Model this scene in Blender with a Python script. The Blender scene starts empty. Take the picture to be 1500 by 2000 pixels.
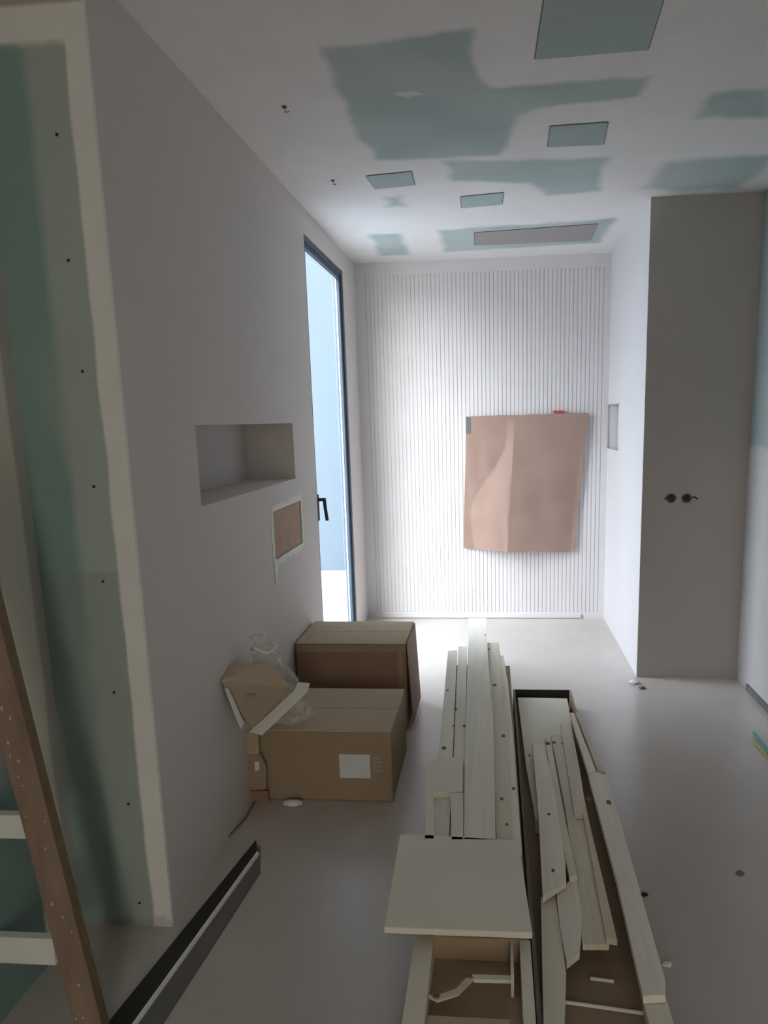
import bpy, bmesh, math, random
from mathutils import Vector, Matrix, noise
random.seed(7)
S = bpy.context.scene
COL = S.collection
# ------------------------------------------------------------------ camera
FPX, PITCH, YAW, ROLL = 1404.51, 0.18011, -0.08984, -0.02282
CX, CZ, CU, CV = 0.98396, 1.5, 840.58, 1077.46
H, D, W, YD, XR, YG, XG = 2.615, 5.358, 1.808, 4.085, 2.372, 1.874, -0.288
_F = Vector((math.sin(YAW)*math.cos(PITCH), math.cos(YAW)*math.cos(PITCH), -math.sin(PITCH)))
_R0 = Vector((math.cos(YAW), -math.sin(YAW), 0)); _U0 = _R0.cross(_F)
_R = math.cos(ROLL)*_R0 + math.sin(ROLL)*_U0
_U = -math.sin(ROLL)*_R0 + math.cos(ROLL)*_U0
cam = bpy.data.cameras.new('camera'); co = bpy.data.objects.new('camera', cam); COL.objects.link(co)
co.matrix_world = Matrix(((_R.x, _U.x, -_F.x, CX), (_R.y, _U.y, -_F.y, 0), (_R.z, _U.z, -_F.z, CZ), (0, 0, 0, 1)))
cam.sensor_width = 36; cam.sensor_fit = 'AUTO'; cam.lens = FPX*36/2000
cam.shift_x = (750-CU)/2000; cam.shift_y = (CV-1000)/2000; cam.clip_start = 0.02
S.camera = co

def at(px, py, ax, v):
    """a measured point of the photograph on the real plane axis=v"""
    d = _F + _R*((px-CU)/FPX) - _U*((py-CV)/FPX)
    o = Vector((CX, 0, CZ)); t = (v-o[ax])/d[ax]
    return o + d*t

# ------------------------------------------------------------------ light
w = bpy.data.worlds.new('world'); S.world = w; w.use_nodes = True
wn = w.node_tree.nodes; wl = w.node_tree.links
bg = wn['Background']; bg.inputs['Strength'].default_value = 15.0
# overcast sky: brighter overhead, cool towards the window side, warmer behind the viewer
tc = wn.new('ShaderNodeTexCoord'); sx = wn.new('ShaderNodeSeparateXYZ'); cr = wn.new('ShaderNodeValToRGB'); cy_ = wn.new('ShaderNodeValToRGB')
mx_ = wn.new('ShaderNodeMix'); mx_.data_type = 'RGBA'; mx_.blend_type = 'MULTIPLY'; mx_.inputs[0].default_value = 1
mr_ = wn.new('ShaderNodeMapRange'); mr_.inputs[1].default_value = -1; mr_.inputs[2].default_value = 1
wl.new(tc.outputs['Generated'], sx.inputs[0]); wl.new(sx.outputs['Z'], cr.inputs[0]); wl.new(sx.outputs['Y'], mr_.inputs[0]); wl.new(mr_.outputs[0], cy_.inputs[0])
wl.new(cr.outputs[0], mx_.inputs[6]); wl.new(cy_.outputs[0], mx_.inputs[7]); wl.new(mx_.outputs[2], bg.inputs['Color'])
cr.color_ramp.elements[0].position = 0.0; cr.color_ramp.elements[0].color = (.42, .42, .42, 1)
cr.color_ramp.elements[1].position = .7; cr.color_ramp.elements[1].color = (1, 1, 1, 1)
cy_.color_ramp.elements[0].position = .05; cy_.color_ramp.elements[0].color = (1.0, .90, .76, 1)
cy_.color_ramp.elements[1].position = .40; cy_.color_ramp.elements[1].color = (.93, .945, 1.0, 1)
sun = bpy.data.lights.new('veiled_sun', 'SUN'); sun.energy = 6.8; sun.angle = math.radians(55); sun.color = (1, .97, .98)
so = bpy.data.objects.new('veiled_sun', sun); COL.objects.link(so)
so.rotation_euler = Vector((.70, 1.0, -.60)).to_track_quat('-Z', 'Y').to_euler()

def portal(name, loc, rot, sxx, syy):
    l = bpy.data.lights.new(name, 'AREA'); l.shape = 'RECTANGLE'; l.size = sxx; l.size_y = syy
    l.cycles.is_portal = True
    o = bpy.data.objects.new(name, l); COL.objects.link(o); o.location = loc; o.rotation_euler = rot
portal('window_daylight', (-.14, 4.44, 1.26), (0, -math.pi/2, 0), 2.5, 1.0)
portal('rear_fill_portal', (1.25, -2.4, 1.1), (math.pi/2, 0, 0), .50, 2.1)  # portal for the unseen opening added behind the viewer as fill

vs = S.view_settings; vs.view_transform = 'Standard'; vs.look = 'None'; vs.gamma = 1; vs.exposure = 0.10
vs.use_curve_mapping = False

# ------------------------------------------------------------------ materials
def mat(name, c, rough=.8, spec=.3, var=.12, scale=3.0, stretch=(1, 1, 1), bump=0.0, bscale=40, fine=0.0, attr=False, c2=None):
    m = bpy.data.materials.new(name); m.use_nodes = True
    n = m.node_tree.nodes; l = m.node_tree.links; b = n['Principled BSDF']
    b.inputs['Roughness'].default_value = rough; b.inputs['Specular IOR Level'].default_value = spec
    t = n.new('ShaderNodeTexCoord'); mp = n.new('ShaderNodeMapping'); mp.inputs['Scale'].default_value = stretch
    l.new(t.outputs['Object'], mp.inputs[0])
    no = n.new('ShaderNodeTexNoise'); no.inputs['Scale'].default_value = scale; no.inputs['Detail'].default_value = 5
    l.new(mp.outputs[0], no.inputs['Vector'])
    r = n.new('ShaderNodeValToRGB'); l.new(no.outputs['Fac'], r.inputs[0])
    r.color_ramp.elements[0].position = .3; r.color_ramp.elements[1].position = .7
    if c2 is None: c2 = tuple(x*(1-var) for x in c)
    r.color_ramp.elements[0].color = (*c2, 1)
    r.color_ramp.elements[1].color = (*c, 1)
    out = r.outputs[0]
    if attr:
        r.color_ramp.elements[0].color = (1-var,)*3+(1,); r.color_ramp.elements[1].color = (1, 1, 1, 1)
        a = n.new('ShaderNodeAttribute'); a.attribute_name = 'Col'
        mx = n.new('ShaderNodeMix'); mx.data_type = 'RGBA'; mx.blend_type = 'MULTIPLY'; mx.inputs[0].default_value = 1
        l.new(a.outputs['Color'], mx.inputs[6]); l.new(r.outputs[0], mx.inputs[7]); out = mx.outputs[2]
    l.new(out, b.inputs['Base Color'])
    if bump:
        nb = n.new('ShaderNodeTexNoise'); nb.inputs['Scale'].default_value = bscale; nb.inputs['Detail'].default_value = 6
        l.new(mp.outputs[0], nb.inputs['Vector'])
        bp = n.new('ShaderNodeBump'); bp.inputs['Strength'].default_value = bump; bp.inputs['Distance'].default_value = .01
        l.new(nb.outputs['Fac'], bp.inputs['Height']); l.new(bp.outputs[0], b.inputs['Normal'])
    return m

WHITE = (.80, .78, .765); GREEN = (.42, .505, .495); COMP = (.88, .89, .84)
M = {}
M['plaster'] = mat('beige_plaster', (.70, .655, .63), .9, .2, .05, 1.3, bump=.08)
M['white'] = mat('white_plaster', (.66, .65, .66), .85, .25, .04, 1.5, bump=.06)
M['fluted'] = mat('fluted_plaster', (.68, .665, .68), .75, .3, .05, 2.0)
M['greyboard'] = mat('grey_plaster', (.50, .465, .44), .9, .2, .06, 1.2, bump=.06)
M['strip'] = mat('grey_brown_strip', (.36, .33, .32), .9, .2, .06, 3)
M['painted'] = mat('jointed_plasterboard', (1, 1, 1), .9, .2, .05, 6, attr=True, bump=.05)
M['green'] = mat('green_plasterboard', GREEN, .9, .2, .08, 4)
M['floor'] = mat('dusty_screed', (.57, .53, .49), .26, .8, .14, 1.6, bump=.06, bscale=12)
M['comp'] = mat('joint_compound', COMP, .9, .2, .08, 9)
M['wood'] = mat('pale_pine', (.87, .84, .73), .7, .25, .12, 3, (14, .7, 6), bump=.05)
M['wood2'] = mat('warm_pine', (.79, .73, .60), .7, .25, .18, 3, (16, .8, 6), bump=.05)
M['edge'] = mat('sawn_wood', (.74, .66, .50), .8, .2, .15, 20)
M['pale'] = mat('pale_board', (.82, .79, .68), .75, .25, .06, 2)
M['ply'] = mat('brown_hardboard', (.36, .27, .19), .75, .25, .15, 4)
M['knot'] = mat('knot', (.22, .16, .10), .8, .2, .2, 30)
M['card'] = mat('cardboard', (.40, .31, .205), .85, .15, .08, 3)
M['card_red'] = mat('red_brown_cardboard', (.36, .22, .16), .85, .15, .10, 3)
M['card_in'] = mat('cardboard_inside', (.54, .44, .33), .9, .1, .1, 5)
M['kraft'] = mat('kraft_paper', (.35, .245, .205), .8, .2, .12, 4, bump=.1, bscale=14)
M['orange'] = mat('pinkish_board', (.52, .37, .29), .9, .1, .12, 12)
M['frame'] = mat('blue_grey_aluminium', (.035, .065, .105), .5, .5, .04, 3)
M['black'] = mat('black_metal', (.015, .017, .018), .45, .5, .1, 5)
M['darkgrey'] = mat('dark_grey_metal', (.16, .16, .145), .6, .4, .08, 5)
M['label'] = mat('white_label', (.78, .82, .82), .6, .3, .03, 8)
M['foam'] = mat('white_foam', (.80, .82, .74), .8, .2, .04, 8)
M['tape'] = mat('brown_tape', (.46, .38, .28), .35, .5, .05, 8)
M['red'] = mat('red_tape', (.6, .05, .05), .5, .4, .05, 8)
M['rough'] = mat('paint_spattered_plank', (.34, .245, .18), .75, .3, .3, 5, (6, 6, 1), bump=.12)
M['spat'] = mat('dried_plaster_spots', (.62, .55, .45), .9, .1, .1, 30)
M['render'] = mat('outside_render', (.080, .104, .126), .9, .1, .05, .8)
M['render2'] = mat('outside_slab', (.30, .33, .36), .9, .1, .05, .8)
M['green_wire'] = mat('green_wire', (.10, .42, .30), .5, .4, .05, 8)
M['yellow_wire'] = mat('yellow_wire', (.60, .50, .12), .5, .4, .05, 8)
M['screw'] = mat('screw_black', (.03, .03, .03), .5, .5, .05, 8)

def glass(name, tint=(.93, .97, 1), mixf=.06):
    m = bpy.data.materials.new(name); m.use_nodes = True
    n = m.node_tree.nodes; l = m.node_tree.links
    for x in list(n):
        if x.type != 'OUTPUT_MATERIAL': n.remove(x)
    tr = n.new('ShaderNodeBsdfTransparent'); tr.inputs[0].default_value = (*tint, 1)
    gl = n.new('ShaderNodeBsdfGlossy'); gl.inputs['Roughness'].default_value = .02
    mx = n.new('ShaderNodeMixShader'); mx.inputs[0].default_value = mixf
    l.new(tr.outputs[0], mx.inputs[1]); l.new(gl.outputs[0], mx.inputs[2])
    l.new(mx.outputs[0], n['Material Output'].inputs[0]); return m
M['glass'] = glass('window_glass')
def film():
    m = bpy.data.materials.new('clear_plastic_film'); m.use_nodes = True
    n = m.node_tree.nodes; l = m.node_tree.links; b = n['Principled BSDF']
    b.inputs['Base Color'].default_value = (.75, .76, .70, 1); b.inputs['Roughness'].default_value = .25
    no = n.new('ShaderNodeTexNoise'); no.inputs['Scale'].default_value = 14; t = n.new('ShaderNodeTexCoord')
    l.new(t.outputs['Object'], no.inputs[0]); r = n.new('ShaderNodeMapRange')
    r.inputs[1].default_value = .35; r.inputs[2].default_value = .7; r.inputs[3].default_value = .12; r.inputs[4].default_value = .6
    l.new(no.outputs['Fac'], r.inputs[0]); l.new(r.outputs[0], b.inputs['Alpha'])
    return m
M['film'] = film()

# ------------------------------------------------------------------ helpers
def link(name, bm, m, parent=None, smooth=False, bevel=0):
    bmesh.ops.recalc_face_normals(bm, faces=bm.faces)
    me = bpy.data.meshes.new(name)
    bm.to_mesh(me); bm.free()
    if m is not None: me.materials.append(M[m])
    if smooth:
        for p in me.polygons: p.use_smooth = True
    o = bpy.data.objects.new(name, me); COL.objects.link(o)
    if parent: o.parent = parent
    if bevel:
        b = o.modifiers.new('bevel', 'BEVEL'); b.width = bevel; b.segments = 2; b.limit_method = 'ANGLE'
    return o
def box(bm, x0, x1, y0, y1, z0, z1):
    v = [bm.verts.new((x, y, z)) for z in (z0, z1) for x, y in ((x0, y0), (x1, y0), (x1, y1), (x0, y1))]
    for f in ((3, 2, 1, 0), (4, 5, 6, 7), (0, 1, 5, 4), (1, 2, 6, 5), (2, 3, 7, 6), (3, 0, 4, 7)):
        bm.faces.new([v[i] for i in f])
def boxes(*bs):
    bm = bmesh.new()
    for b in bs: box(bm, *b)
    return bm
def prism(pts, z0, z1, tilt=0):
    """pts: xy outline"""
    bm = bmesh.new()
    lo = [bm.verts.new((p[0], p[1], z0)) for p in pts]; hi = [bm.verts.new((p[0], p[1], z1)) for p in pts]
    bm.faces.new(lo[::-1]); bm.faces.new(hi)
    n = len(pts)
    for i in range(n): bm.faces.new((lo[i], lo[(i+1) % n], hi[(i+1) % n], hi[i]))
    return bm
def ext(pts, vec):
    """extrude a planar 3D outline by a vector"""
    bm = bmesh.new(); vec = Vector(vec)
    a = [bm.verts.new(p) for p in pts]; b = [bm.verts.new(Vector(p)+vec) for p in pts]
    bm.faces.new(a); bm.faces.new(b[::-1]); n = len(pts)
    for i in range(n): bm.faces.new((a[i], b[i], b[(i+1) % n], a[(i+1) % n]))
    return bm
def tube(bm, pts, r, n=8):
    rings = []
    pts = [Vector(p) for p in pts]
    for i, p in enumerate(pts):
        t = (pts[min(i+1, len(pts)-1)]-pts[max(i-1, 0)]).normalized()
        a = t.cross(Vector((0, 0, 1)) if abs(t.z) < .9 else Vector((1, 0, 0))).normalized(); b = t.cross(a)
        rings.append([bm.verts.new(p+r*(math.cos(2*math.pi*k/n)*a+math.sin(2*math.pi*k/n)*b)) for k in range(n)])
    for i in range(len(rings)-1):
        for k in range(n): bm.faces.new((rings[i][k], rings[i][(k+1) % n], rings[i+1][(k+1) % n], rings[i+1][k]))
    bm.faces.new(rings[0][::-1]); bm.faces.new(rings[-1])
def tag(o, label=None, cat=None, group=None, kind=None):
    if label: o['label'] = label
    if cat: o['category'] = cat
    if group: o['group'] = group
    if kind: o['kind'] = kind
    return o
def struct(name, bm, m, label, cat, parent=None, **k):
    o = link(name, bm, m, parent, **k)
    return tag(o, label, cat, None, 'structure')
def empty(name, loc, label, cat, group=None, kind=None):
    o = bpy.data.objects.new(name, None); COL.objects.link(o); o.location = loc
    o.empty_display_size = .1
    bpy.context.view_layer.update()
    return tag(o, label, cat, group, kind)
def part(name, bm, m, root, label=None, **k):
    """a part given in world coordinates, moved into its thing's frame"""
    bmesh.ops.translate(bm, verts=bm.verts, vec=-root.location)
    o = link(name, bm, m, root, **k)
    if label: o['label'] = label
    return o
def sub(name, bm, m, root, par, label=None, **k):
    bmesh.ops.translate(bm, verts=bm.verts, vec=-root.location)
    o = link(name, bm, m, par, **k)
    if label: o['label'] = label
    return o

def sdf(poly, x, y):
    """signed distance to polygon, negative inside"""
    d = 1e9; ins = False; n = len(poly); j = n-1
    for i in range(n):
        ax, ay = poly[j]; bx, by = poly[i]
        ex, ey = bx-ax, by-ay; wx, wy = x-ax, y-ay
        t = max(0, min(1, (wx*ex+wy*ey)/(ex*ex+ey*ey+1e-12)))
        q = (wx-ex*t)**2+(wy-ey*t)**2
        if q < d: d = q
        if ((ay > y) != (by > y)) and (x < (bx-ax)*(y-ay)/(by-ay+1e-12)+ax): ins = not ins
        j = i
    d = math.sqrt(d)
    return -d if ins else d
def painted(name, us, vs_, P, fn, extra=None):
    """surface grid over us x vs_ with a colour layer: where bare board ends and compound begins"""
    me = bpy.data.meshes.new(name); nu, nv = len(us), len(vs_)
    verts = [P(u, v) for v in vs_ for u in us]
    faces = [(j*nu+i, j*nu+i+1, (j+1)*nu+i+1, (j+1)*nu+i) for j in range(nv-1) for i in range(nu-1)]
    cols = []
    for v in vs_:
        for u in us: cols.extend((*fn(u, v), 1))
    if extra:
        for (b, c) in extra:
            k = len(verts)
            x0, x1, y0, y1, z0, z1 = b
            verts += [(x, y, z) for z in (z0, z1) for x, y in ((x0, y0), (x1, y0), (x1, y1), (x0, y1))]
            faces += [tuple(k+i for i in f) for f in ((3, 2, 1, 0), (4, 5, 6, 7), (0, 1, 5, 4), (1, 2, 6, 5), (2, 3, 7, 6), (3, 0, 4, 7))]
            for _ in range(8): cols.extend((*c, 1))
    me.from_pydata(verts, [], faces)
    a = me.color_attributes.new('Col', 'FLOAT_COLOR', 'POINT'); a.data.foreach_set('color', cols)
    me.materials.append(M['painted'])
    o = bpy.data.objects.new(name, me); COL.objects.link(o); return o
def lin(a, b, n): return [a+(b-a)*i/(n-1) for i in range(n)]
def mixc(a, b, t):
    t = max(0, min(1, t)); return tuple(p*(1-t)+q*t for p, q in zip(a, b))

# ------------------------------------------------------------------ room shell
struct('floor', boxes((-.6, 2.7, -2.5, 3.6, -.12, 0), (-.05, 2.7, 3.6, 5.6, -.12, 0)), 'floor', 'dusty grey brown screed floor of the unfinished room', 'floor')
SOFT = [
 ([(625, 92), (922, 58), (930, 150), (955, 172), (1275, 148), (1245, 190), (1050, 212), (1010, 224), (992, 280), (975, 304), (735, 312), (700, 265)], .02),
 ([(865, 315), (1185, 308), (1172, 372), (1070, 382), (1035, 358), (885, 352)], .03),
 ([(1395, 183), (1510, 168), (1510, 230), (1355, 232)], .03),
 ([(1300, 316), (1520, 300), (1490, 335), (1440, 368), (1322, 374), (1262, 366)], .04),
 ([(722, 458), (780, 456), (800, 497), (745, 500)], .03),
 ([(858, 450), (1202, 426), (1172, 474), (872, 492)], .03),
 ([(752, 386), (785, 384), (790, 402), (758, 404)], .04)]
SOFTW = [([(at(x, y, 2, H).x, at(x, y, 2, H).y) for x, y in p], s) for p, s in SOFT]
SPOT = [at(798, 184, 2, H), at(950, 310, 2, H)]
def ceil_col(x, y):
    t = 0
    if y > 1.9:
        wob = .022*noise.noise(Vector((x*7, y*7, 0))) + .008*noise.noise(Vector((x*22, y*22, 3)))
        for p, s in SOFTW:
            d = sdf(p, x, y)+wob
            k = max(0, min(1, .5-d/(s*2))); k = k*k*(3-2*k)
            t = max(t, k*(.9+.25*noise.noise(Vector((x*3, y*3, 9)))))
        for s in SPOT:
            dx, dy = (x-s.x)/.05, (y-s.y)/.02
            if dx*dx+dy*dy < 1: t *= .4
    return mixc(WHITE, GREEN, t)
ys = [-2.5, 0, 1.2, 1.9]+lin(1.915, 5.40, 220)
ceiling = painted('ceiling', [-.6, -.3]+lin(-.28, 2.5, 175)+[2.7], ys, lambda x, y: (x, y, H), ceil_col,
                  [((-.6, 2.7, -2.5, 3.6, H+.002, H+.12), WHITE), ((-.05, 2.7, 3.6, 5.6, H+.002, H+.12), WHITE)])
for v in ceiling.data.vertices:
    if v.co.y > 3.6 and v.co.x < -.05: v.co.x = -.05
tag(ceiling, 'white plastered ceiling with bare green board patches', 'ceiling', None, 'structure')
for pts, lab, mm in [
    ([(1065, -12), (1299, -12), (1265, 98), (1045, 117)], 'large cut green board square near the top of the frame', 'green'),
    ([(1075, 248), (1187, 240), (1178, 283), (1070, 288)], 'small cut green board piece right of the big patch', 'green'),
    ([(715, 345), (803, 336), (810, 362), (733, 370)], 'small cut green board piece nearest the left wall', 'green'),
    ([(900, 385), (983, 377), (980, 400), (902, 407)], 'small cut green board piece between the patches', 'green'),
    ([(927, 455), (1167, 438), (1152, 470), (927, 480)], 'long grey brown cover strip in front of the end wall', 'strip')]:
    q = [at(x, y, 2, H-.004) for x, y in pts]
    link('ceiling_panel', prism([(p.x, p.y) for p in q], H-.004, H+.001), mm, ceiling)['label'] = lab
    rim = bmesh.new(); c = sum(q, Vector())/4
    for i in range(4):
        a, b = q[i], q[(i+1) % 4]; d = (b-a).normalized(); nn = Vector((d.y, -d.x, 0))*.004
        vv = [a, b, b+nn, a+nn]
        if (a+nn-c).length < (a-c).length: vv = [a, b, b-nn, a-nn]
        f = [rim.verts.new((p.x, p.y, H-.0015)) for p in vv]; rim.faces.new(f)
        g = [rim.verts.new((p.x, p.y, H+.001)) for p in vv]; rim.faces.new(g[::-1])
    link('panel_gap', rim, 'darkgrey', ceiling)
for px, py in [(555, 208), (650, 352)]:
    p = at(px, py, 2, H); bm = bmesh.new()
    bmesh.ops.create_cone(bm, cap_ends=True, segments=16, radius1=.009, radius2=.009, depth=.004, matrix=Matrix.Translation((p.x, p.y, H-.001)))
    link('cable_hole', bm, 'screw', ceiling)
    bm = bmesh.new(); tube(bm, [(p.x, p.y, H), (p.x+.004, p.y, H-.02), (p.x+.018, p.y-.004, H-.018)], .002)
    link('cable_end', bm, 'darkgrey', ceiling)

# left wall with the window opening and the long recess
WY0, WY1, WZ1 = 3.936, 4.93, 2.483
NY0, NY1, NZ0, NZ1, ND = 2.343, 3.523, 1.232, 1.503, -.238
OY0, OY1, OZ0, OZ1 = 3.118, 3.59, .895, 1.115
T = XG
struct('wall_left', boxes(
    (T, 0, YG+.014, NY0, 0, H), (T, 0, NY0, OY0, 0, NZ0), (T, 0, OY0, NY1, 0, OZ0), (T, 0, OY0, NY1, OZ1, NZ0),
    (T, -.018, OY0, NY1, OZ0, OZ1), (T, 0, NY0, NY1, NZ1, H), (T, ND, NY0, NY1, NZ0, NZ1),
    (T, 0, NY1, OY1, 0, OZ0), (T, 0, NY1, OY1, OZ1, H), (T, -.018, NY1, OY1, OZ0, OZ1),
    (-.052, 0, WY0, WY1, WZ1, H), (-.052, 0, WY1, D+.2, 0, H), (-.13, 0, OY1, WY0, 0, H)), 'plaster',
    'beige plastered left wall with a long recess and a tall window', 'wall')
lw = bpy.data.objects['wall_left']
# unfinished patch of pinkish board with a pale torn rim
link('bare_patch', boxes((-.017, -.006, OY0+.004, OY1-.004, OZ0+.003, OZ1-.003)), 'orange', lw)['label'] = 'pinkish bare patch below the long recess'
rim = bmesh.new(); random.seed(3)
pr = [(OY0, OZ0), (OY1, OZ0), (OY1, OZ1), (OY0, OZ1)]
for i in range(4):
    a = Vector(pr[i]); b = Vector(pr[(i+1) % 4]); dirv = (b-a).normalized(); nn = Vector((dirv.y, -dirv.x))
    N = 14; prev = None
    for k in range(N+1):
        p = a+(b-a)*k/N; wd = .028+random.uniform(-.010, .012); q = p+nn*wd
        if k in (0, N): q = p+nn*.02+(dirv*-.02 if k == 0 else dirv*.02)
        if prev:
            vsq = [prev[0], p, q, prev[1]]
            f1 = [rim.verts.new((.0012, s.x, s.y)) for s in vsq]; rim.faces.new(f1)
        prev = (p, q)
link('torn_rim', rim, 'foam', lw)
bm = ext([(.001, OY0-.03, OZ0+.02), (.001, OY0+.06, OZ0-.02), (.001, OY0+.02, OZ0-.05), (.001, OY0-.02, OZ0-.11)], (.002, 0, 0))
link('torn_flap', bm, 'foam', lw)

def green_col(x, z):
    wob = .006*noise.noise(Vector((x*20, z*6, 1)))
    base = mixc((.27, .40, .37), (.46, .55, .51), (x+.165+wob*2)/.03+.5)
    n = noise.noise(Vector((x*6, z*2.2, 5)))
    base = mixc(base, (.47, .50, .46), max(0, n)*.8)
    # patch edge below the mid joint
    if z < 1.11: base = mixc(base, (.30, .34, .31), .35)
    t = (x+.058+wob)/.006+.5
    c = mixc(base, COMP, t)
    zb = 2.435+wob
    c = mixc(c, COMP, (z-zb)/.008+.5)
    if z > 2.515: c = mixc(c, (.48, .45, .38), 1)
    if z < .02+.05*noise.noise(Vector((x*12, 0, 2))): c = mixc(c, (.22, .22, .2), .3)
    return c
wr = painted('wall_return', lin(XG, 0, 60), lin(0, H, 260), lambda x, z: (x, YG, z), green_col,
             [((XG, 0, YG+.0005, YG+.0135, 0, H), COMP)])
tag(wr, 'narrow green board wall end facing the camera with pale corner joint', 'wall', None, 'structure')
for z in (2.226, 1.928, 1.649, 1.344, 1.079, .753, .405, .078):
    bm = bmesh.new(); bmesh.ops.create_cone(bm, cap_ends=True, segments=10, radius1=.0042, radius2=.0042, depth=.002,
        matrix=Matrix.Translation((-.102+random.uniform(-.005, .005), YG-.0005, z)) @ Matrix.Rotation(math.pi/2, 4, 'X'))
    link('screw', bm, 'screw', wr)
def side_col(y, z):
    wob = .008*noise.noise(Vector((y*15, z*4, 1)))
    c = mixc((.42, .40, .41), (.24, .34, .32), (.62-z)/.12+.5)
    c = mixc(c, mixc(COMP, (.70, .66, .52), .5), (y-1.715+wob)/.01+.5)
    c = mixc(c, (.52, .52, .49), (y-1.83+wob)/.01+.5)
    return c
ws = painted('wall_side', lin(-2.5, 1.5, 5)+lin(1.52, YG, 50), lin(0, H, 120), lambda y, z: (XG, y, z), side_col,
             [((XG-.12, XG-.0005, -2.5, D, 0, H), COMP)])
tag(ws, 'green board side wall with a cream joint strip at the left frame edge', 'wall', None, 'structure')
# remove overlap with window: side wall backing only runs to the return
me = ws.data
for v in me.vertices:
    if v.co.y > YG+.01: v.co.y = YG+.013
bm = bmesh.new(); p0 = at(0, 517, 1, 1.72)
tube(bm, [(XG+.001, 1.86, 1.935), (XG+.01, 1.84, 1.93), (XG+.03, 1.80, 1.928), (XG+.035, 1.74, 1.932), (XG+.03, 1.69, 1.94)], .0018)
tag(link('wire', bm, 'black'), 'thin black wire poking from the green board at the left edge', 'wire')

# end wall, right return, grey wall, right wall
def fluted():
    bm = bmesh.new(); prof = []; x = .075
    pitch, g, dp = .0295, .0060, .0046
    prof.append((0, 0))
    while x < 1.765:
        prof += [(x, 0), (x+.0012, dp), (x+g-.0012, dp), (x+g, 0)]; x += pitch
    prof.append((W, 0))
    z0, z1 = .045, H-.09
    lo = [bm.verts.new((p[0], D+p[1], z0)) for p in prof]; hi = [bm.verts.new((p[0], D+p[1], z1)) for p in prof]
    for i in range(len(prof)-1): bm.faces.new((lo[i], lo[i+1], hi[i+1], hi[i]))
    box(bm, -.02, W+.3, D+.0075, D+.15, 0, H)
    box(bm, 0, W, D, D+.0074, z1, H); box(bm, 0, W, D, D+.0074, 0, z0)
    return bm
struct('wall_back', fluted(), 'fluted', 'pale end wall with fine vertical grooves behind the brown paper', 'wall')
SZ0, SZ1, SY0 = 1.275, 1.585, 4.90
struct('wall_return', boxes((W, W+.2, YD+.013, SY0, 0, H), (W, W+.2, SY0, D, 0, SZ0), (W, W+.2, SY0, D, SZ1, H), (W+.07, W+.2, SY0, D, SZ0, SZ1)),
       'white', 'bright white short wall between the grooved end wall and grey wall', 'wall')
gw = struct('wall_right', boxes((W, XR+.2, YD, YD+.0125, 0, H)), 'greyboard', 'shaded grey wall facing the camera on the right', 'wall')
def right_col(y, z):
    wob = .02*noise.noise(Vector((y*9, z*5, 1)))
    t = (1.33-z+wob)/.02+.5
    return mixc((.34, .40, .39), (.53, .52, .51), t)
wri = painted('wall_right', lin(-2.5, 2.4, 4)+lin(2.5, YD, 60), lin(0, H, 130), lambda y, z: (XR, y, z), right_col,
             [((XR+.0005, XR+.12, -2.5, YD, 0, H), WHITE)])
tag(wri, 'white lower and green upper plasterboard wall at right frame edge', 'wall', None, 'structure')
struct('trim_2', boxes((XR-.012, XR, 2.4, 3.90, 0, .035)), 'darkgrey', 'dark low edge strip at the foot of the right wall', 'trim')
# low pale strip with a dark gap along the end wall
struct('trim_1', boxes((.115, 1.635, D-.014, D, 0.006, .032)), 'white', 'thin pale strip along the foot of the end wall', 'trim')
# wall behind the viewer; unseen opening added to let fill light in
struct('wall_rear', boxes((-.6, 1.0, -2.6, -2.45, 0, H), (1.5, 2.7, -2.6, -2.45, 0, H), (1.0, 1.5, -2.6, -2.45, 2.15, H)), 'plaster',
       'plastered wall behind the viewer with an added opening for fill light', 'wall')

# ---- outside, seen through the window
struct('wall_outside', boxes((-6, -.15, 7.4, 7.6, -1.5, 8.0)), 'render', 'pale blue white rendered wall outside the window', 'wall')
struct('balcony_floor', boxes((-6, -.14, 2.0, 7.4, -.25, -.05)), 'render2', 'pale balcony slab outside the window', 'balcony')

# ---- window
win = empty('window_1', (-.05, 4.43, 0), 'tall narrow window with blue grey frame at the far end of left wall', 'window', kind='structure')
f0, f1 = -.052, -.004
part('window_frame', boxes((f0, f1, WY0, WY0+.03, .03, WZ1), (f0, f1, WY1-.035, WY1, .03, WZ1), (f0, f1, WY0+.03, WY1-.035, WZ1-.03, WZ1),
     (f0, f1, WY0+.03, WY1-.035, 0.03, .07)), 'frame', win, bevel=.003)
g0, g1 = -.050, -.012
a0, a1, b0, b1 = WY0+.025, WY0+.062, WY1-.074, WY1-.030
sash = part('sash', boxes((g0, g1, a0, a1, .065, WZ1-.025), (g0, g1, b0, b1, .065, WZ1-.025),
     (g0, g1, a1, b0, WZ1-.058, WZ1-.025), (g0, g1, a1, b0, .065, .105)), 'frame', win, bevel=.003)
sub('pane', boxes((-.044, -.038, a1, b0, .105, WZ1-.058)), 'glass', win, sash)
sub('glazing_bead', boxes((-.038, -.030, b0-.003, b0, .105, WZ1-.058), (-.038, -.030, a1, b0-.005, WZ1-.063, WZ1-.058)), 'label', win, sash, 'thin pale glazing bead')
part('window_sill', boxes((-.052, 0, WY0+.001, WY1-.001, 0, .03)), 'white', win)
hp = at(628, 968, 0, .0)
bm = bmesh.new()
yh = WY0+.046
box(bm, -.0115, -.002, yh-.014, yh+.014, .955, 1.105)
hnd = part('handle', bm, 'black', win, 'black lever handle', bevel=.003)
bm = bmesh.new()
tube(bm, [(-.002, yh, 1.075), (.034, yh, 1.075)], .010, 12)
tube(bm, [(.030, yh, 1.083), (.032, yh+.003, 1.04), (.036, yh+.006, .99), (.040, yh+.008, .955)], .010, 12)
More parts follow.
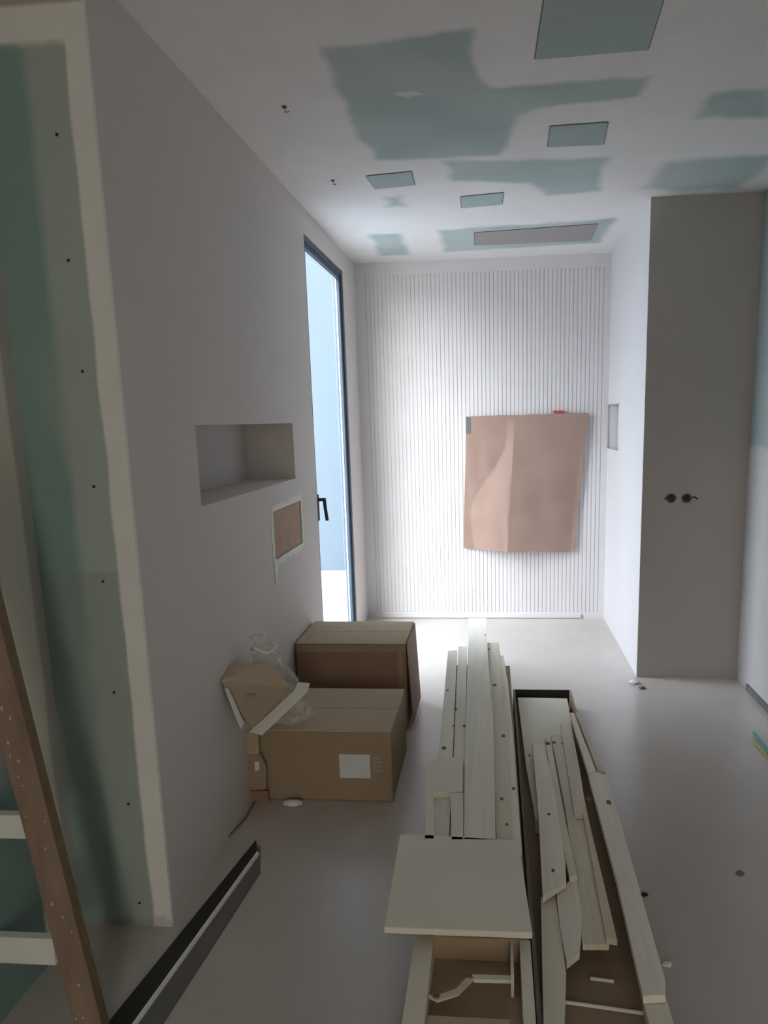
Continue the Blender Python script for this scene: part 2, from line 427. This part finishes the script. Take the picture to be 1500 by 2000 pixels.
sub('lever', bm, 'black', win, hnd)

# ---- paper over an opening on the end wall
kp = empty('kraft_paper', (1.2, D-.03, .52), 'brown kraft paper sheet with a centre fold taped on the grooved wall', 'paper')
bm = bmesh.new(); nu, nv = 60, 60; g = []
TL, TR, BR, BL = (.790, 1.525), (1.667, 1.530), (1.571, .517), (.752, .548)
fu = .395
for j in range(nv+1):
    v = j/nv; row = []
    for i in range(nu+1):
        u = i/nu
        x = (TL[0]*(1-u)+TR[0]*u)*(1-v)+(BL[0]*(1-u)+BR[0]*u)*v
        z = (TL[1]*(1-u)+TR[1]*u)*(1-v)+(BL[1]*(1-u)+BR[1]*u)*v
        vv = min(1, v*2.5)
        if u < fu:
            off = .02 + .010*u/fu
            # creased wedge: a bright facet widening downwards
            e = .30*(1-v)*fu/.395+.06+.08*math.sin(v*7)
            k = (u-e*.9)/max(.05, fu-e*.9)
            off += .10*max(0, k)*vv*(.5+.5*v)
            off += .012*noise.noise(Vector((x*9, z*6, 1)))*vv
        else:
            q = (u-fu)/(1-fu)
            off = .03+.10*vv*(.5+.5*v)*max(0, 1-q*1.05)+.008*noise.noise(Vector((x*6, z*4, 4)))*vv
        z += .006*noise.noise(Vector((x*13, 0, 7))) if j in (0, nv) else 0
        row.append(bm.verts.new((x, D-max(.014, off), z)))
    g.append(row)
for j in range(nv):
    for i in range(nu): bm.faces.new((g[j][i], g[j][i+1], g[j+1][i+1], g[j+1][i]))
sh = part('sheet', bm, 'kraft', kp)
sm = sh.modifiers.new('solid', 'SOLIDIFY'); sm.thickness = .001
t0 = at(1085, 802, 1, D); part('tape', boxes((t0.x-.02, t0.x+.06, D-.034, D-.0005, t0.z-.012, t0.z)), 'red', kp, 'red tape')
part('tape', boxes((.785, .82, D-.022, D-.001, 1.40, 1.52)), 'darkgrey', kp, 'dark tape strip at the top left')

# ---- two wall boxes with cable ends in the grey wall
for px in (1311, 1341):
    p = at(px, 973, 1, YD)
    e = empty('socket_box', (p.x, YD, p.z), ('left' if px < 1330 else 'right')+' of the two round black socket holes on the grey wall', 'socket box', 'socket holes on the grey wall')
    bm = bmesh.new(); R = .024
    bmesh.ops.create_cone(bm, cap_ends=True, segments=28, radius1=R, radius2=R, depth=.003, matrix=Matrix.Translation((p.x, YD-.002, p.z)) @ Matrix.Rotation(math.pi/2, 4, 'X'))
    part('back', bm, 'black', e)
    bm = bmesh.new()
    for k in range(28):
        a = 2*math.pi*k/28; b = 2*math.pi*(k+1)/28
        q = [(p.x+r*math.cos(t), y, p.z+r*math.sin(t)) for (r, t, y) in ((R-.003, a, YD-.004), (R+.003, a, YD-.004), (R+.003, b, YD-.004), (R-.003, b, YD-.004))]
        bm.faces.new([bm.verts.new(c) for c in q])
    bmesh.ops.remove_doubles(bm, verts=bm.verts, dist=1e-5)
    rr = part('rim', bm, 'darkgrey', e)
    rr.modifiers.new('s', 'SOLIDIFY').thickness = .003
    bm = bmesh.new(); s = 1 if px > 1330 else -1
    tube(bm, [(p.x, YD-.002, p.z), (p.x+.008*s, YD-.03, p.z+.004), (p.x+.03*s, YD-.05, p.z+.012), (p.x+.045*s, YD-.05, p.z)], .005)
    part('cable', bm, 'black', e)

# ------------------------------------------------------------------ boxes
FB = dict(x0=.03, x1=.575, y0=2.63, y1=3.09, z=.30)
fb = empty('cardboard_box', (.3, 2.85, 0), 'brown cardboard box with white label in front of the reddish box', 'cardboard box', 'cardboard boxes by the left wall')
def carton(root, x0, x1, y0, y1, z, m, mt, gap=.004):
    part('body', boxes((x0, x1, y0, y1, 0, z-.006)), m, root, bevel=.006)
    ym = (y0+y1)/2
    part('flap', boxes((x0+.001, x1-.001, y0, ym-gap/2, z-.006, z)), mt, root, bevel=.002)
    part('flap', boxes((x0+.001, x1-.001, ym+gap/2, y1, z-.006, z)), mt, root, bevel=.002)
carton(fb, FB['x0'], FB['x1'], FB['y0'], FB['y1'], FB['z'], 'card', 'card_in')
a = at(662, 1473, 1, FB['y0']); b = at(724, 1520, 1, FB['y0'])
part('label', boxes((a.x, b.x, FB['y0']-.0012, FB['y0']-.0002, b.z, a.z)), 'label', fb, 'white shipping label')
bm = bmesh.new()
for k in range(4):
    zz = a.z-.012-k*.018; box(bm, b.x+.012, b.x+.045, FB['y0']-.0009, FB['y0']-.0002, zz-.005, zz+.002)
part('print_marks', bm, 'card_in', fb, 'faint printed marks beside the label')
rb = empty('cardboard_box', (.28, 3.5, 0), 'dark reddish brown cardboard box behind the labelled box', 'cardboard box', 'cardboard boxes by the left wall')
carton(rb, .012, .555, 3.31, 3.70, .445, 'card_red', 'card_in')
part('flap', ext([(.5575, 3.32, .44), (.5575, 3.69, .44), (.578, 3.69, .02), (.578, 3.34, .02)], (.004, 0, 0)), 'kraft', rb, 'open side flap')
part('edge_tape', boxes((.013, .554, 3.3080, 3.3096, .40, .437)), 'card', rb, 'lighter band along the top edge')
part('corner_strip', boxes((.515, .54, 3.3075, 3.3097, .02, .40)), 'card', rb, 'lighter strip down the right corner')

# rubbish beside the front box
def sheet(px, y, th, m, name, root=None, lab=None, yy=None):
    pts = [at(x, z, 1, y if yy is None else yy[i]) for i, (x, z) in enumerate(px)]
    return part(name, ext(pts, (0, th, 0)), m, root, lab) if root else link(name, ext(pts, (0, th, 0)), m)
rub = empty('cardboard_piece', (.12, 2.56, .2), 'crumpled diamond-shaped brown cardboard piece leaning at the left wall', 'cardboard')
YB = 2.56
sheet([(452, 1298), (522, 1292), (568, 1342), (545, 1372), (492, 1424), (458, 1388), (432, 1330)], YB, .006, 'card_in', 'panel', rub, yy=[2.485, 2.52, 2.56, 2.56, 2.52, 2.48, 2.38])
sheet([(438, 1345), (446, 1345), (476, 1412), (470, 1425)], 2.548, .004, 'foam', 'torn_edge', rub, 'pale torn edge', yy=[2.385, 2.385, 2.47, 2.47])
sheet([(470, 1358), (498, 1356), (498, 1362), (470, 1363)], 2.455, .003, 'card', 'crease', rub, 'dark crease line')
o = sheet([(574, 1350), (580, 1336), (603, 1338), (600, 1352), (512, 1436), (486, 1430)], 2.585, .02, 'foam', 'foam_strip', None)
tag(o, 'white foam strip lying diagonally between cardboard piece and labelled box', 'foam')
tb = empty('cardboard_tube', (.07, 2.5, .0), 'crushed brown cardboard flap hanging before the labelled box corner', 'cardboard')
sheet([(472, 1432), (504, 1428), (506, 1476), (473, 1478)], 2.60, .01, 'card_in', 'strap', tb)
sheet([(455, 1478), (508, 1474), (520, 1500), (520, 1542), (466, 1545)], 2.595, .012, 'card', 'flap', tb)
sheet([(497, 1488), (506, 1488), (506, 1504), (498, 1506)], 2.59, .003, 'foam', 'torn_spot', tb)
sheet([(462, 1545), (524, 1545), (524, 1576), (466, 1590)], 2.60, .012, 'card_red', 'foot', tb)

# clear plastic bag: crumpled translucent film round the cardboard
bm = bmesh.new(); g = []
nu, nv = 44, 30
for j in range(nv+1):
    row = []
    v = j/nv
    for i in range(nu+1):
        u = i/nu
        a = u*2*math.pi
        rx = .10*(1-.7*v**1.6)+.018*noise.noise(Vector((math.cos(a)*2.4, math.sin(a)*2.4, v*5)))
        ry = .07*(1-.75*v**1.6)+.018*noise.noise(Vector((math.cos(a)*2.4, math.sin(a)*2.4, v*5+9)))
        cx, cy = .135-.055*v, 2.745-.15*v
        zc = .302+.40*v+.02*abs(noise.noise(Vector((math.cos(a)*3, math.sin(a)*3, 2))))
        row.append(bm.verts.new((max(.012, cx+rx*math.cos(a)), cy+ry*math.sin(a), zc)))
    g.append(row)
for j in range(nv):
    for i in range(nu): bm.faces.new((g[j][i], g[j][i+1], g[j+1][i+1], g[j+1][i]))
bag = tag(link('plastic_bag', bm, 'film', smooth=True), 'crumpled clear plastic bag on the left corner of the labelled box', 'plastic bag')
bm = bmesh.new(); ring = [(.088+.045*math.cos(t)*(1+.15*math.sin(3*t)), 2.615+.035*math.sin(t), .645+.01*math.sin(2*t)) for t in [k*math.pi/10 for k in range(21)]]
tube(bm, ring, .006); link('tied_neck', bm, 'label', bag)
p = at(575, 1567, 2, .0)
bm = bmesh.new(); bmesh.ops.create_icosphere(bm, subdivisions=3, radius=1)
for v in bm.verts:
    k = 1+.25*noise.noise(v.co*2); v.co = Vector((v.co.x*.04*k+p.x, v.co.y*.018*k+2.59, max(0, v.co.z*.014*k+.008)))
tag(link('paper_scrap', bm, 'label', smooth=True), 'small white crumpled scrap on the floor under the labelled box front', 'scrap')

# metal profile along the left wall on the floor
ch = empty('floor_profile', (.08, 1.9, 0), 'long black and grey metal profile lying on the floor by left wall', 'metal profile')
P = lambda x, y, z=0: at(x, y, 2, z)
q = [P(500, 1640, .012), P(503, 1668, .012), P(243, 2025, .012), P(180, 2035, .012)]
part('black_channel', prism([(p.x, p.y) for p in q], .0, .012), 'black', ch)
q = [P(504, 1668, .014), P(505, 1670, .014), P(256, 2010, .014), P(246, 2010, .014)]
part('bright_edge', prism([(p.x, p.y) for p in [P(502, 1662, .016), P(506, 1666, .016), P(258, 2010, .016), P(250, 2010, .016)]], .0, .016), 'comp', ch, 'pale thin ridge')
q = [P(508, 1650, .008), P(508, 1702, .008), P(312, 2005, .008), P(258, 2012, .008)]
part('grey_flange', prism([(p.x, p.y) for p in q], .0, .008), 'darkgrey', ch)
q = [P(498, 1565, .004), P(478, 1600, .004), P(440, 1640, .004), P(400, 1690, .004)]
bm = bmesh.new(); tube(bm, q, .0035)
tag(link('cable', bm, 'darkgrey'), 'thin grey cable running from the black profile to the box', 'cable')

# ------------------------------------------------------------------ left stack
def outline(px, z): return [(at(x, y, 2, z).x, at(x, y, 2, z).y) for x, y in px]
def board(name, px, z, th, m, label, cat='board', group=None, knots=(), bev=.0015):
    pts = outline(px, z)
    cx = sum(p[0] for p in pts)/len(pts); cy = sum(p[1] for p in pts)/len(pts)
    root = link(name, prism([(a-cx, b-cy) for a, b in pts], 0, th), m, bevel=bev)
    root.location = (cx, cy, z-th)
    tag(root, label, cat, group)
    for (kx, ky, r) in knots:
        k = at(kx, ky, 2, z+.0004); bm = bmesh.new()
        bmesh.ops.create_cone(bm, cap_ends=True, segments=14, radius1=r, radius2=r, depth=.0012,
            matrix=Matrix.Translation((k.x-cx, k.y-cy, th)) @ Matrix.Diagonal((1, 1.7, 1, 1)))
        link('knot', bm, 'knot', root)
    return root
# long open carton under the planks
lc = empty('long_carton', (.9, 2.3, 0), 'long brown carton with a torn open end under the left plank stack', 'carton')
X0, X1, Y0, Y1, ZC = .785, 1.062, 1.05, 3.60, .235
part('body', boxes((X0, X1, Y0, Y1, 0, .17), (X0, X1, 1.585, Y1, .17, ZC)), 'card', lc, bevel=.003)
part('side_rail', boxes((X0-.004, X0+.043, Y0, Y1, .1702, ZC+.001)), 'pale', lc, 'pale left edge board')
part('side_rail', boxes((X1-.022, X1+.004, Y0, 1.584, .1702, ZC)), 'pale', lc, 'pale right edge board')
part('insert', boxes((X0+.044, X1-.05, Y0, 1.38, .1702, .200)), 'card_in', lc, 'lighter brown inner sheet')
q = [P(300/2.308+700, 1550+905/2.308, .205), P(355/2.308+700, 1550+935/2.308, .205), P(450/2.308+700, 1550+905/2.308, .205), P(520/2.308+700, 1550+835/2.308, .205), P(500/2.308+700, 1550+815/2.308, .205), P(440/2.308+700, 1550+880/2.308, .205), P(350/2.308+700, 1550+912/2.308, .205)]
part('torn_edge', prism([(p.x, p.y) for p in q], .2, .206), 'edge', lc, 'ragged pale tear')
part('cross_strip', prism(outline([(922, 1903), (1000, 1905), (1000, 1914), (926, 1912)], .21), .2002, .21), 'foam', lc, 'short white strip')
part('end_lip', prism(outline([(826, 1816), (1005, 1820), (1005, 1829), (828, 1826)], .236), .222, .236), 'foam', lc, 'white lip under the wide board')
part('divider', prism(outline([(996, 1830), (1001, 1830), (1004, 1900), (998, 1900)], .236), .17, .232), 'foam', lc, 'thin white divider')
for (kx, ky) in ((832, 1843), (917, 1907), (852, 1946)):
    p = P(kx, ky, .206); bm = bmesh.new(); bmesh.ops.create_icosphere(bm, subdivisions=2, radius=.008, matrix=Matrix.Translation((p.x, p.y, .205)) @ Matrix.Diagonal((1.2, .8, .5, 1)))
    part('torn_spot', bm, 'knot', lc)

G1 = 'planks stacked on the long carton'
zl = .262; th = .026
board('plank', [(875, 1271), (893, 1269), (876, 1660), (840, 1660)], zl, th, 'wood', 'pale plank with knots at the left edge of the left stack', 'plank', G1, knots=((874, 1348, .006), (890, 1385, .007), (867, 1461, .009), (886, 1417, .005)))
board('plank', [(895, 1262), (912, 1262), (908, 1660), (878, 1660)], zl, th, 'wood', 'pale plank just left of the topmost plank in left stack', 'plank', G1, knots=((907, 1418, .007),))
board('plank', [(914, 1262), (950, 1262), (968, 1660), (910, 1660)], zl, th, 'wood2', 'pale plank directly beneath the topmost plank of the left stack', 'plank', G1)
board('plank', [(952, 1255), (974, 1255), (993, 1400), (1000, 1660), (970, 1660)], zl, th, 'wood2', 'knotty plank just right of the topmost plank in left stack', 'plank', G1, knots=((955, 1268, .007), (966, 1338, .010), (983, 1437, .008), (980, 1560, .006), (990, 1610, .005)))
board('plank', [(976, 1280), (984, 1280), (989, 1316), (992, 1330), (1002, 1430), (1019, 1660), (1001, 1660)], zl-.002, th-.002, 'wood', 'narrow plank at the right edge of the left stack', 'plank', G1, knots=((1003, 1540, .006),))
zt = zl+.024
board('plank', [(915, 1207), (950, 1207), (951, 1258), (964, 1410), (968, 1640), (906, 1640), (908, 1475), (914, 1258)], zt, .0235, 'wood', 'topmost long narrow plank reaching furthest toward the end wall', 'plank', G1, knots=((948, 1240, .006),))
board('board', [(832, 1492), (850, 1480), (904, 1478), (904, 1546), (847, 1546), (848, 1638), (829, 1638)], zt, .0235, 'pale', 'pale notched board left of the topmost plank', 'board')
board('board', [(879, 1548), (905, 1548), (905, 1640), (882, 1640)], zt, .0235, 'pale', 'short pale offcut between the notched board and topmost plank', 'board')
board('board', [(781, 1629), (830, 1630), (1013, 1641), (1026, 1730), (1040, 1822), (750, 1811)], zt+.0, .017, 'pale', 'wide pale board across the near end of the left stack', 'board', bev=.002)

# ------------------------------------------------------------------ right tray
TZ = .10
tr = empty('open_tray', (1.23, 2.3, 0), 'long shallow open carton tray with dark rim holding wood offcuts', 'tray')
TX0, TX1, TY0, TY1 = 1.078, 1.378, 1.0, 3.615
part('base', boxes((TX0, TX1, TY0, TY1, 0, .03)), 'ply', tr)
part('side_wall', boxes((TX0, TX0+.011, TY0, TY1, .03, TZ)), 'darkgrey', tr, 'dark left side')
part('side_wall', boxes((TX1-.01, TX1, TY0, TY1, .03, .10)), 'card', tr, 'brown right side')
part('end_wall', boxes((TX0+.011, TX1-.01, TY1-.008, TY1, .03, TZ)), 'black', tr, 'dark far end')
G2 = 'wood offcuts in the open tray'
board('board', [(1011, 1362), (1108, 1364), (1128, 1490), (1150, 1600), (1046, 1600), (1028, 1500)], .085, .055, 'pale', 'plain pale board at the far end of the tray', 'board')
zb = .105
board('offcut', [(1076, 1436), (1108, 1434), (1168, 1700), (1190, 1845), (1138, 1845), (1104, 1580)], zb, .018, 'wood2', 'long brownish offcut in the middle of the tray', 'offcut', G2, knots=((1100, 1452, .008), (1082, 1450, .008)))
board('offcut', [(1040, 1452), (1063, 1452), (1086, 1560), (1104, 1680), (1106, 1722), (1060, 1752), (1052, 1600)], .135, .02, 'wood', 'pale offcut with a slanted near end on the tray left side', 'offcut', G2, knots=((1034, 1475, .005), (1080, 1700, .005), (1072, 1590, .005)))
board('offcut', [(1064, 1440), (1076, 1450), (1104, 1600), (1128, 1710), (1112, 1712), (1088, 1600)], .128, .02, 'wood2', 'thin offcut with a dark splintered far end', 'offcut', G2, knots=((1070, 1452, .010),))
board('offcut', [(1086, 1738), (1104, 1728), (1116, 1715), (1126, 1720), (1138, 1793), (1132, 1862), (1107, 1882), (1094, 1812)], .11, .018, 'wood', 'short pale offcut with a pointed near end in the tray', 'offcut', G2)
board('offcut', [(1056, 1752), (1084, 1746), (1094, 1812), (1106, 1900), (1102, 2030), (1062, 2030)], .10, .03, 'wood', 'greenish pale strip along the near left side of the tray', 'offcut', G2)
board('batten', [(1139, 1590), (1147, 1588), (1206, 1836), (1184, 1832)], .125, .018, 'edge', 'narrow light batten lying in the middle of the tray', 'batten', G2)
board('board', [(1094, 1412), (1114, 1410), (1132, 1500), (1146, 1590), (1122, 1590)], .125, .018, 'wood2', 'flat brown board end behind the middle offcut', 'board', None)
board('board', [(1150, 1514), (1162, 1506), (1186, 1514), (1194, 1545), (1245, 1720), (1300, 1915), (1300, 1943), (1256, 1945), (1205, 1720)], .155, .022, 'wood', 'long pinkish pale board along the right side of the tray', 'board', None, knots=((1189, 1567, .009), (1150, 1560, .008)))
board('batten', [(1113, 1392), (1121, 1392), (1163, 1505), (1150, 1512)], .15, .02, 'wood', 'thin batten at the far right edge of the tray', 'batten', G2)
board('batten', [(1124, 1390), (1130, 1392), (1182, 1508), (1169, 1508)], .145, .02, 'edge', 'outer thin batten at the far right edge of the tray', 'batten', G2)
board('board', [(1256, 1951), (1302, 1949), (1325, 2030), (1275, 2030)], .13, .03, 'wood', 'pale board end below the long pinkish board', 'board', None)
for a, b, r, lab in (((1088, 1955), (1256, 1979), .0045, 'long thin white stick across the near end of tray'), ((1153, 1911), (1199, 1917), .0045, 'short white stick lying in the brown tray bottom')):
    p, q = P(*a, .035), P(*b, .035); bm = bmesh.new(); tube(bm, [p, q], r)
    tag(link('stick', bm, 'foam'), lab, 'stick')

# ------------------------------------------------------------------ plank leaning at the left
lp = empty('leaning_plank', (-.06, 1.45, 0), 'brown plaster-spattered plank with pale crosspieces leaning at lower left', 'plank')
YP = 1.48
pts = [at(-8, 1190, 1, YP), at(200, 2010, 1, YP), at(128, 2010, 1, YP), at(100, 1880, 1, YP), at(70, 1780, 1, YP), at(28, 1610, 1, YP), at(0, 1480, 1, YP), at(-60, 1190, 1, YP)]
d0 = (pts[1]-pts[0]).normalized(); wv = Vector((d0.z, 0, -d0.x)).normalized()*.072
if wv.x > 0: wv = -wv
A = pts[0]; s = A.z/-d0.z; B = A+d0*s
A2 = A - d0*.3
while A2.x+wv.x < XG+.004: A2 += d0*.01
part('board', ext([A2, B, B+wv, A2+wv], (0, .026, 0)), 'rough', lp, bevel=.002)
part('dark_edge', ext([A2-wv*.03, B-wv*.03, B+wv*.0, A2+wv*.0], (0, .028, 0)), 'knot', lp, 'dark right edge')
for (y0_, y1_, xr) in ((1592, 1638, 60), (1833, 1884, 104)):
    a = at(xr, y0_, 1, YP+.03); b = at(xr, y1_, 1, YP+.03)
    part('crosspiece', boxes((XG+.004, a.x, YP+.0265, YP+.05, b.z, a.z)), 'comp', lp, 'pale crosspiece', bevel=.002)
random.seed(11)
bm = bmesh.new()
for k in range(46):
    t = random.uniform(.05, .98); q = A2.lerp(B, t)+wv*random.uniform(.06, .92); r = random.uniform(.001, .0038)
    bmesh.ops.create_icosphere(bm, subdivisions=1, radius=r, matrix=Matrix.Translation((q.x, YP-.0003, q.z)) @ Matrix.Diagonal((1, .2, random.uniform(.8, 2.2), 1)))
tag(part('plaster_spots', bm, 'spat', lp, 'dried plaster spots'), kind='stuff')

# ------------------------------------------------------------------ debris
def pebble(px, py, r, m, label, name='debris', seed=0):
    p = P(px, py, 0); bm = bmesh.new(); bmesh.ops.create_icosphere(bm, subdivisions=2, radius=1)
    for v in bm.verts:
        k = 1+.3*noise.noise(v.co*1.5+Vector((seed, 0, 0))); v.co = Vector((v.co.x*r*1.3*k, v.co.y*r*k, max(0, v.co.z*r*.6*k+r*.35)))
    o = link(name, bm, m); o.location = (p.x, p.y, 0)
    tag(o, label, 'debris')
pebble(1258, 1748, .009, 'black', 'small black crumb on the floor right of the tray', 'crumb', 1)
pebble(1445, 1707, .010, 'darkgrey', 'small grey crumb on the right side of the floor', 'crumb', 2)
pebble(1254, 1345, .016, 'darkgrey', 'dark lump on the floor at the grey wall corner', 'lump', 3)
pebble(1238, 1335, .022, 'label', 'flat white plaster lump at the grey wall corner', 'lump', 4)
pebble(1303, 1885, .010, 'foam', 'pale chip on the floor beside the long pinkish board', 'chip', 5)
bm = bmesh.new(); r0 = P(1472, 1440, .006)
tube(bm, [P(1472, 1430, .006), P(1482, 1445, .012), P(1497, 1465, .015), P(1515, 1482, .006)], .006)
tag(link('cable', bm, 'green_wire'), 'green cable on the floor at the right frame edge', 'cable')
bm = bmesh.new()
tube(bm, [P(1470, 1448, .006), P(1480, 1455, .008), P(1500, 1478, .008), P(1520, 1500, .006)], .004)
tag(link('cable', bm, 'yellow_wire'), 'yellow cable beside the green one at the right frame edge', 'cable')
